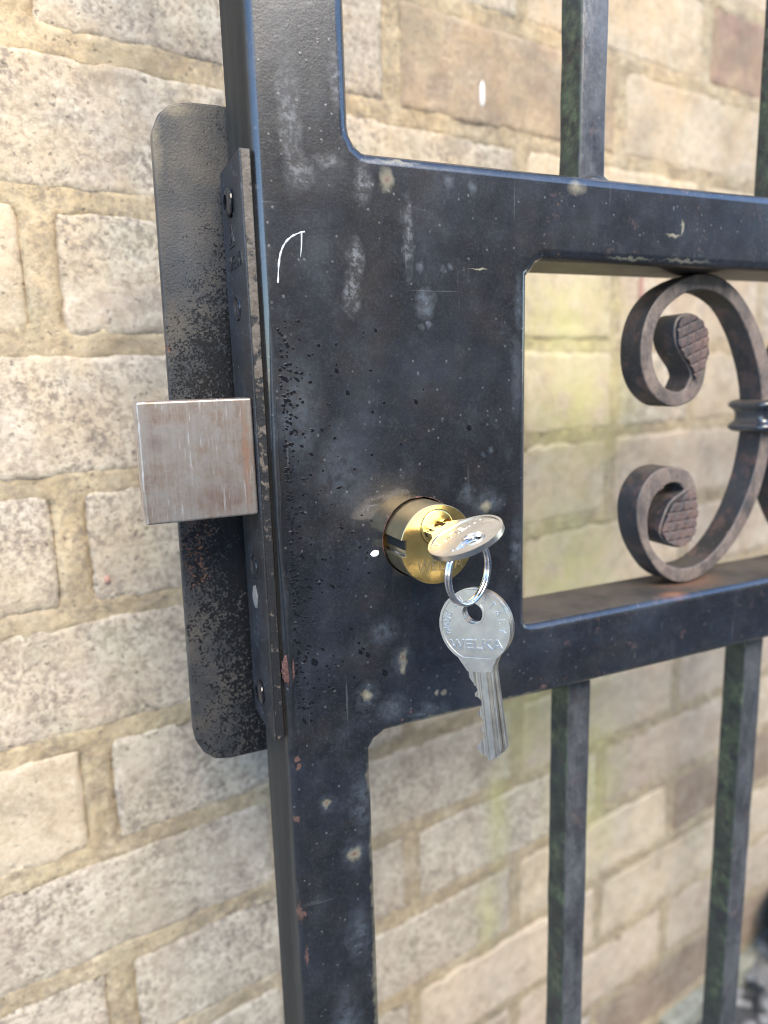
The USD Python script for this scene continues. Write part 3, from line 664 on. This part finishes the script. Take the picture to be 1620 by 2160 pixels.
P3 = spline(pts, 40); obj('scratch', trimesh.util.concatenate([tube(np.c_[P3[:, 0], np.full(40, .00005), P3[:, 1]], np.clip(.00042 * (meshkit.noise(np.c_[P3 * 900, P3[:, :1]], 3) + .25), .00005, 1), 6), tube([(.0179, .00005, .2179), (.0176, .00005, .2127), (.0170, .00005, .2088)], [.0003, .00022, .0001], 6)]), 'scratch', gate, smooth=True, label='white curved scratch near the top of the stile')
v = trimesh.creation.icosphere(3, 1.0); P = v.vertices
v.vertices = P * np.array([.0020, .0007, .00155]) * (1 + .5 * (meshkit.fbm(P * 1.5, 3, 5) - .5))[:, None] + [.0445, 0, .0858]
obj('paint_drop', v, 'white_paint', gate, smooth=True, label='white paint drop beside the brass cylinder')
# black paint spatter thrown from the lock edge
r = np.random.default_rng(12); drops = []
def drop(x, z, a, ang, el):
    v = trimesh.creation.icosphere(1, 1.0); P = v.vertices.copy()
    t = P[:, 0]; P[:, 2] *= np.where(t < 0, 1 + .85 * t, 1.0) if el > 1.3 else 1.0
    P = P * np.array([a * el, a * .12, a]); c, s = math.cos(ang), math.sin(ang)
    v.vertices = np.c_[P[:, 0] * c - P[:, 2] * s + x, P[:, 1], P[:, 0] * s + P[:, 2] * c + z]
    drops.append(v)
for _ in range(420):
    t = r.beta(1.3, 1.2); z = .012 + .175 * t
    x = .0062 + r.exponential(.0022) if r.random() < .62 else .006 + r.exponential(.013)
    if x > .118 or (abs(x - .0667) < .019 and abs(z - .0906) < .019): continue
    far = x > .011
    drop(x, z, r.uniform(.0002, .00072) * (1 if far else 1.1), r.normal(-.35, .35), r.choice([1.0, 1.2, 1.8, 2.6], p=[.4, .25, .25, .1]))
for x, z, a in ((.066, .151, .0010), (.0345, .1560, .0010), (.0300, .1650, .0010), (.0925, .1385, .0012), (.048, .181, .0007), (.0475, .0300, .0016), (.0395, .0400, .0012), (.0360, .0420, .0011), (.0145, .0415, .0016)):
    drop(x, z, a, -1.1, 1.5)
obj('paint_spatter', trimesh.util.concatenate(drops), 'spatter', gate, smooth=True, kind='stuff', label='small black drips and spatter of paint')

# cylinder
CX, CZ, CR, CHH = .0667, .0906, .0174, .0170
cut_notch = m3.Manifold.cube([.0045, .060, .0074], False).translate([CX - CR - .0020, -.05, CZ - .0037])
body = cyl_y(CX, CZ, .020, -CHH + .0003, CR, 160)
body = m3.Manifold.hull(cyl_y(CX, CZ, .020, -CHH + .0005, CR, 160) + cyl_y(CX, CZ, .0, -CHH + .0002, CR - .0003, 160))
plug_c = (.0665, .0982); PR = .0077
body = body - cut_notch - cyl_y(plug_c[0], plug_c[1], -.012, -.03, PR + .0003, 80)
lc = obj('lock_cylinder', body, 'brass_side', gate, smooth=30, label='round brass lock cylinder with a slot along its side')
obj('cylinder_slot', trimesh.creation.box(bounds=[[CX - CR + .0018, -.0164, CZ - .0008], [CX - CR + .0026, .001, CZ + .0036]]), 'dark_void', lc)
obj('cylinder_slot', trimesh.creation.box(bounds=[[CX - CR + .0012, -.0163, CZ - .0036], [CX - CR + .0026, .001, CZ - .0026]]), 'chrome', lc)
fd = cyl_y(CX, CZ, -CHH + .0003, -CHH, CR - .0002, 160) - cut_notch - cyl_y(plug_c[0], plug_c[1], -.012, -.03, PR + .0003, 80)
obj('cylinder_face', fd, 'brass_face', lc, smooth=20)
th = np.linspace(0, 2 * math.pi, 121)[:-1]; wv = meshkit.fbm(np.c_[np.cos(th) * 5, np.sin(th) * 5, 0 * th], 4, 3)
obj('hole_edge', tube(np.c_[CX + .0184 * np.cos(th), 0 * th - .0001, CZ + .0184 * np.sin(th)], .00004 + .0011 * np.clip(wv - .42, 0, 1), 8, closed=True), 'rust_flake', lc, smooth=True)
AL = math.radians(23.5)
plug = m3.Manifold.hull(cyl_y(plug_c[0], plug_c[1], -.012, -CHH - .0002, PR, 96) + cyl_y(plug_c[0], plug_c[1], -.012, -CHH - .0007, PR - .0006, 96))
slot = m3.CrossSection([np.array([(-6.4, -1.2), (-1.5, -1.6), (-.6, -.3), (2.0, -.7), (6.2, -1.4), (6.2, 1.3), (2.6, 1.5), (1.2, 2.6), (-.8, 2.2), (-1.6, 1.2), (-6.4, 1.4)]) / 1000]).extrude(.02).rotate([90, 0, 0]).rotate([0, -23.5, 0]).translate([plug_c[0], -.008, plug_c[1]])
obj('cylinder_plug', plug - slot, 'brass_face', lc, smooth=25)
tx = meshkit.text_mesh('WELKA', .0050, .0003)
T = np.eye(4); T[:3, 0] = (1, 0, -.02); T[:3, 1] = (0, 0, 1); T[:3, 2] = (0, -1, 0); T[:3, 3] = (.0568, -CHH, .0795)
tx.apply_scale([.92, 1, 1]); tx.apply_transform(T)
obj('lettering', tx, 'brass_side', lc, smooth=20)

# ------------------------------------------------------------------ keys
RK = 15.6
def key_meshes():
    """Front face at z = 0, thickness towards -z, millimetres turned to metres; the blade points to -y, the bow's centre is the origin."""
    TH = 2.3
    bow = Point(0, 0).buffer(RK, quad_segs=32)
    neck = Polygon([(-9.5, -11.5), (9.0, -12), (6.3, -17.0), (6.0, -19), (-5.0, -19), (-7.6, -14.8)])
    bow = unary_union([bow, neck]).buffer(-.5).buffer(1.0).buffer(-.5)
    hole = Point(0, 5.6).buffer(4.4, quad_segs=20)
    def ex(p, z0, z1):
        cs = [np.array(r_) for r_ in ring_list(p)]
        return m3.CrossSection(cs, m3.FillRule.EvenOdd).extrude(z1 - z0).translate([0, 0, z0])
    field = bow.intersection(Point(0, 0).buffer(RK - 1.1, quad_segs=32)).difference(Polygon([(-8, -13.0), (8, -13.6), (8, -25), (-8, -25)]))
    core = bow.difference(hole)
    B = ex(core, -TH, 0) - ex(field.buffer(.001), -.42, .1) - ex(field.buffer(.001), -TH - .1, -TH + .42)
    lip = Point(0, 5.6).buffer(5.1, quad_segs=20).difference(hole)
    B = B + ex(lip, -TH, -.03)
    cuts = [(-5.2, -19), (-5.8, -20.5), (-4.6, -22.2), (-2.6, -25.0), (-1.9, -27.2), (-3.3, -28.6), (-3.0, -29.3), (-.9, -31.6), (-.5, -33.4), (-2.7, -36.4), (-2.9, -37.6), (-.6, -40.2), (-.2, -41.4), (-2.4, -43.6), (-2.6, -44.6), (-.8, -46.0), (-1.2, -47.2), (-4.2, -50.6), (-5.0, -51.5), (-3.8, -53.6), (-1.2, -55.6), (.6, -57.0), (5.0, -53.4), (6.0, -51.8), (6.0, -17), (-5.0, -17)]
    blade = Polygon(cuts).buffer(0)
    K = ex(blade, -TH + .15, -.15)
    def groove(u0, u1, d, v0=-60, v1=-14.2, back=False):
        zc = -.15 if not back else -TH + .15
        s = m3.CrossSection([np.array([(u0, v0), (u1, v0), (u1, v1 - .6), ((u0 + u1) / 2 + .4, v1), ((u0 + u1) / 2 - .4, v1), (u0, v1 - .6)])]).extrude(2 * d).translate([0, 0, zc - d])
        return s
    def vcut(u, w, v1, tilt=0.0):            # a V groove along the blade
        c = m3.Manifold.cube([w, 70, w], True).rotate([0, 45 + tilt, 0]).translate([u, v1 - 35, -.15])
        return c
    def scoop(u, rad, depth, v1):            # a round-bottomed groove with a rounded top
        c = m3.Manifold.cylinder(60, rad, rad, 24).rotate([90, 0, 0]) + m3.Manifold.sphere(rad, 24).scale([1, 2.2, 1])
        return c.translate([u, v1, -.15 + rad - depth])
    K = K - scoop(-1.5, 1.15, 1.15, -17.6) - vcut(.55, .35, -15.2) - vcut(3.9, 1.15, -15.2, 12) - vcut(5.2, .55, -16.0) - groove(-1.0, .6, .6, back=True) - groove(2.2, 3.6, .5, back=True)
    ch = m3.Manifold.cube([6, 60, 2.4], True).rotate([0, -38, 0]).translate([-5.0, -46.2, .62]) + m3.Manifold.cube([4, 60, 2.0], True).translate([-4.9, -48.5, .25])
    K = K - ch
    return B, K
KB, KK = key_meshes()
sc = lambda M: M.scale([.001] * 3)
KB, KK = sc(KB), sc(KK)
def arc_text(t, r_, a0, a1, h):
    out = []
    for k, c in enumerate(t):
        if c == ' ': continue
        a = math.radians(a0 + (a1 - a0) * k / (len(t) - 1)); m = meshkit.text_mesh(c, h, .00036)
        w = m.bounds[1][0] + m.bounds[0][0]
        m.apply_translation([-w / 2, 0, 0]); m.apply_scale([.85, 1, 1])
        T = trimesh.transformations.rotation_matrix(a - math.pi / 2, [0, 0, 1]); T[:3, 3] = [r_ * math.cos(a), r_ * math.sin(a), -.00048]
        m.apply_transform(T); out.append(m)
    return out
def key_letters():
    L = arc_text('MADE IN', .0109, 188, 116, .0031) + arc_text('ITALY', .0109, 62, -8, .0031)
    w = meshkit.text_mesh('WELKA', .0039, .00050, bold=True); w.apply_scale([1.25, 1, 1]); b = w.bounds
    w.apply_translation([-(b[0][0] + b[1][0]) / 2, -.0095, -.00048]); L.append(w)
    return trimesh.util.concatenate(L)
KL = key_letters(); KLF = KL.copy(); KLF.apply_translation([0, 0, -.00028])
def flipz(m):
    m = m.copy(); m.apply_transform(np.diag([-1, 1, -1, 1])); m.apply_translation([0, 0, -.0023]); return m
def key(label, M, lt='nickel_edge'):
    t = thing('key', label, 'key', M, group='silver keys on the ring')
    obj('bow', KB, 'nickel', t, smooth=25); obj('blade', KK, 'nickel', t, smooth=20)
    obj('lettering', KL if lt == 'nickel_edge' else KLF, lt, t, smooth=20)
    return t
# in the lock: the bow points away from the gate
nk = np.array([-math.sin(AL), 0, math.cos(AL)]); vk = np.array([0, -1.0, 0]); uk = np.cross(vk, nk)
key('silver key turned in the brass cylinder, its bow seen edge-on', rowmat(uk, vk, nk, np.array([.0665, -.0412, .0982]) + nk * .0015), 'nickel')
eh = np.array([0.60485435, -0.78379005, 0.14079905]); vh = np.array([-0.02498308, 0.15804468, 0.98711586]); nh = np.array([-0.79594413, -0.60057892, 0.07601252]); ch_ = np.array([.07217877, -.03717449, .05913927])
key('silver key hanging in front, face to the camera and blade down', rowmat(eh, vh, nh, ch_))
q = math.radians(1.5); e2, v2 = eh * math.cos(q) + vh * math.sin(q), vh * math.cos(q) - eh * math.sin(q)
key('silver key hanging directly behind the front hanging key', rowmat(e2, v2, nh, ch_ - nh * .0026 + e2 * .0003 + vh * .0003))
# split ring
d = np.array([.916, .40, 0]); d /= np.linalg.norm(d); nr = np.cross(d, [0, 0, 1.0]); rc = np.array([.06579391, -.04428868, .08512146])
t = np.linspace(0, 4 * math.pi, 220); RR = .0128
P = rc + RR * (np.cos(t + 2.2)[:, None] * d + np.sin(t + 2.2)[:, None] * np.array([0, 0, 1.0])) + ((t / (4 * math.pi) - .5) * .0030 + .0)[:, None] * nr
obj('key_ring', tube(P, .00085, 12), 'chrome', None, smooth=True, label='thin silver split ring linking the key in the lock to the hanging keys', cat='key ring')

# ------------------------------------------------------------------ rubble and the dark sack at the wall's foot
r = np.random.default_rng(21); spots_ = []
def stone(x, y, s, k, label=None):
    v = trimesh.creation.icosphere(3, 1.0); P = v.vertices
    P = P * (1 + .9 * (meshkit.fbm(P * 1.5 + k * 7.3, 3, k) - .5))[:, None] * np.array([r.uniform(.9, 1.4), r.uniform(.8, 1.2), r.uniform(.55, .85)]) * s
    a = r.uniform(0, 6.28); c, q = math.cos(a), math.sin(a)
    v.vertices = np.c_[P[:, 0] * c - P[:, 1] * q + x, P[:, 0] * q + P[:, 1] * c + y, P[:, 2] + GZ + s * .35]
    return v
big = [(.700, .262, .030), (.660, .236, .024), (.735, .215, .030), (.690, .190, .022), (.625, .200, .018), (.655, .170, .020), (.720, .150, .024), (.600, .160, .014), (.760, .262, .022), (.780, .190, .026)]
lab = ['grey stone tight against the wall foot beside the dark sack', 'grey stone at the wall foot, nearest the right gate bar', 'rounded grey stone just in front of the dark sack', 'grey rubble stone in front of the larger stones', 'small grey stone half hidden by the right gate bar', 'grey rubble stone below the other stones by the bar', 'grey rubble stone at the lower right corner', 'smallest grey stone beside the foot of the right bar', 'grey stone under the dark sack', 'grey stone right of the dark sack, at the frame edge']
for k, ((x, y, s), l) in enumerate(zip(big, lab)):
    obj('rubble_stone', stone(x, y, s, k), 'rubble', None, smooth=True, label=l, cat='stone', group='rubble stones at the wall foot')
peb = []
for k in range(420):
    x, y = r.uniform(.42, 1.0), r.uniform(-.05, .30)
    if y > .145 + .16 * x + .0: continue
    s = r.uniform(.003, .009); v = trimesh.creation.icosphere(1, 1.0); Pq = v.vertices * (1 + .7 * (meshkit.fbm(v.vertices * 1.7 + k, 2, 3) - .5))[:, None] * s * np.array([1.2, 1, .7])
    v.vertices = Pq + [x, y, GZ + s * .3]; peb.append(v)
obj('gravel', trimesh.util.concatenate(peb), 'rubble', None, smooth=True, label='loose grey grit over the ground at the wall foot', cat='gravel', kind='stuff')
v = trimesh.creation.icosphere(4, 1.0); P = v.vertices
P = P * (1 + .35 * (meshkit.fbm(P * 2.2, 4, 9) - .5))[:, None] * np.array([.058, .042, .064])
P[:, 2] = np.maximum(P[:, 2], -.045); v.vertices = P + [.720, .225, GZ + .062]
obj('sack', v, 'sack_black', None, smooth=True, label='dark rounded sack on the rubble at the wall foot, cut off by the frame', cat='sack')
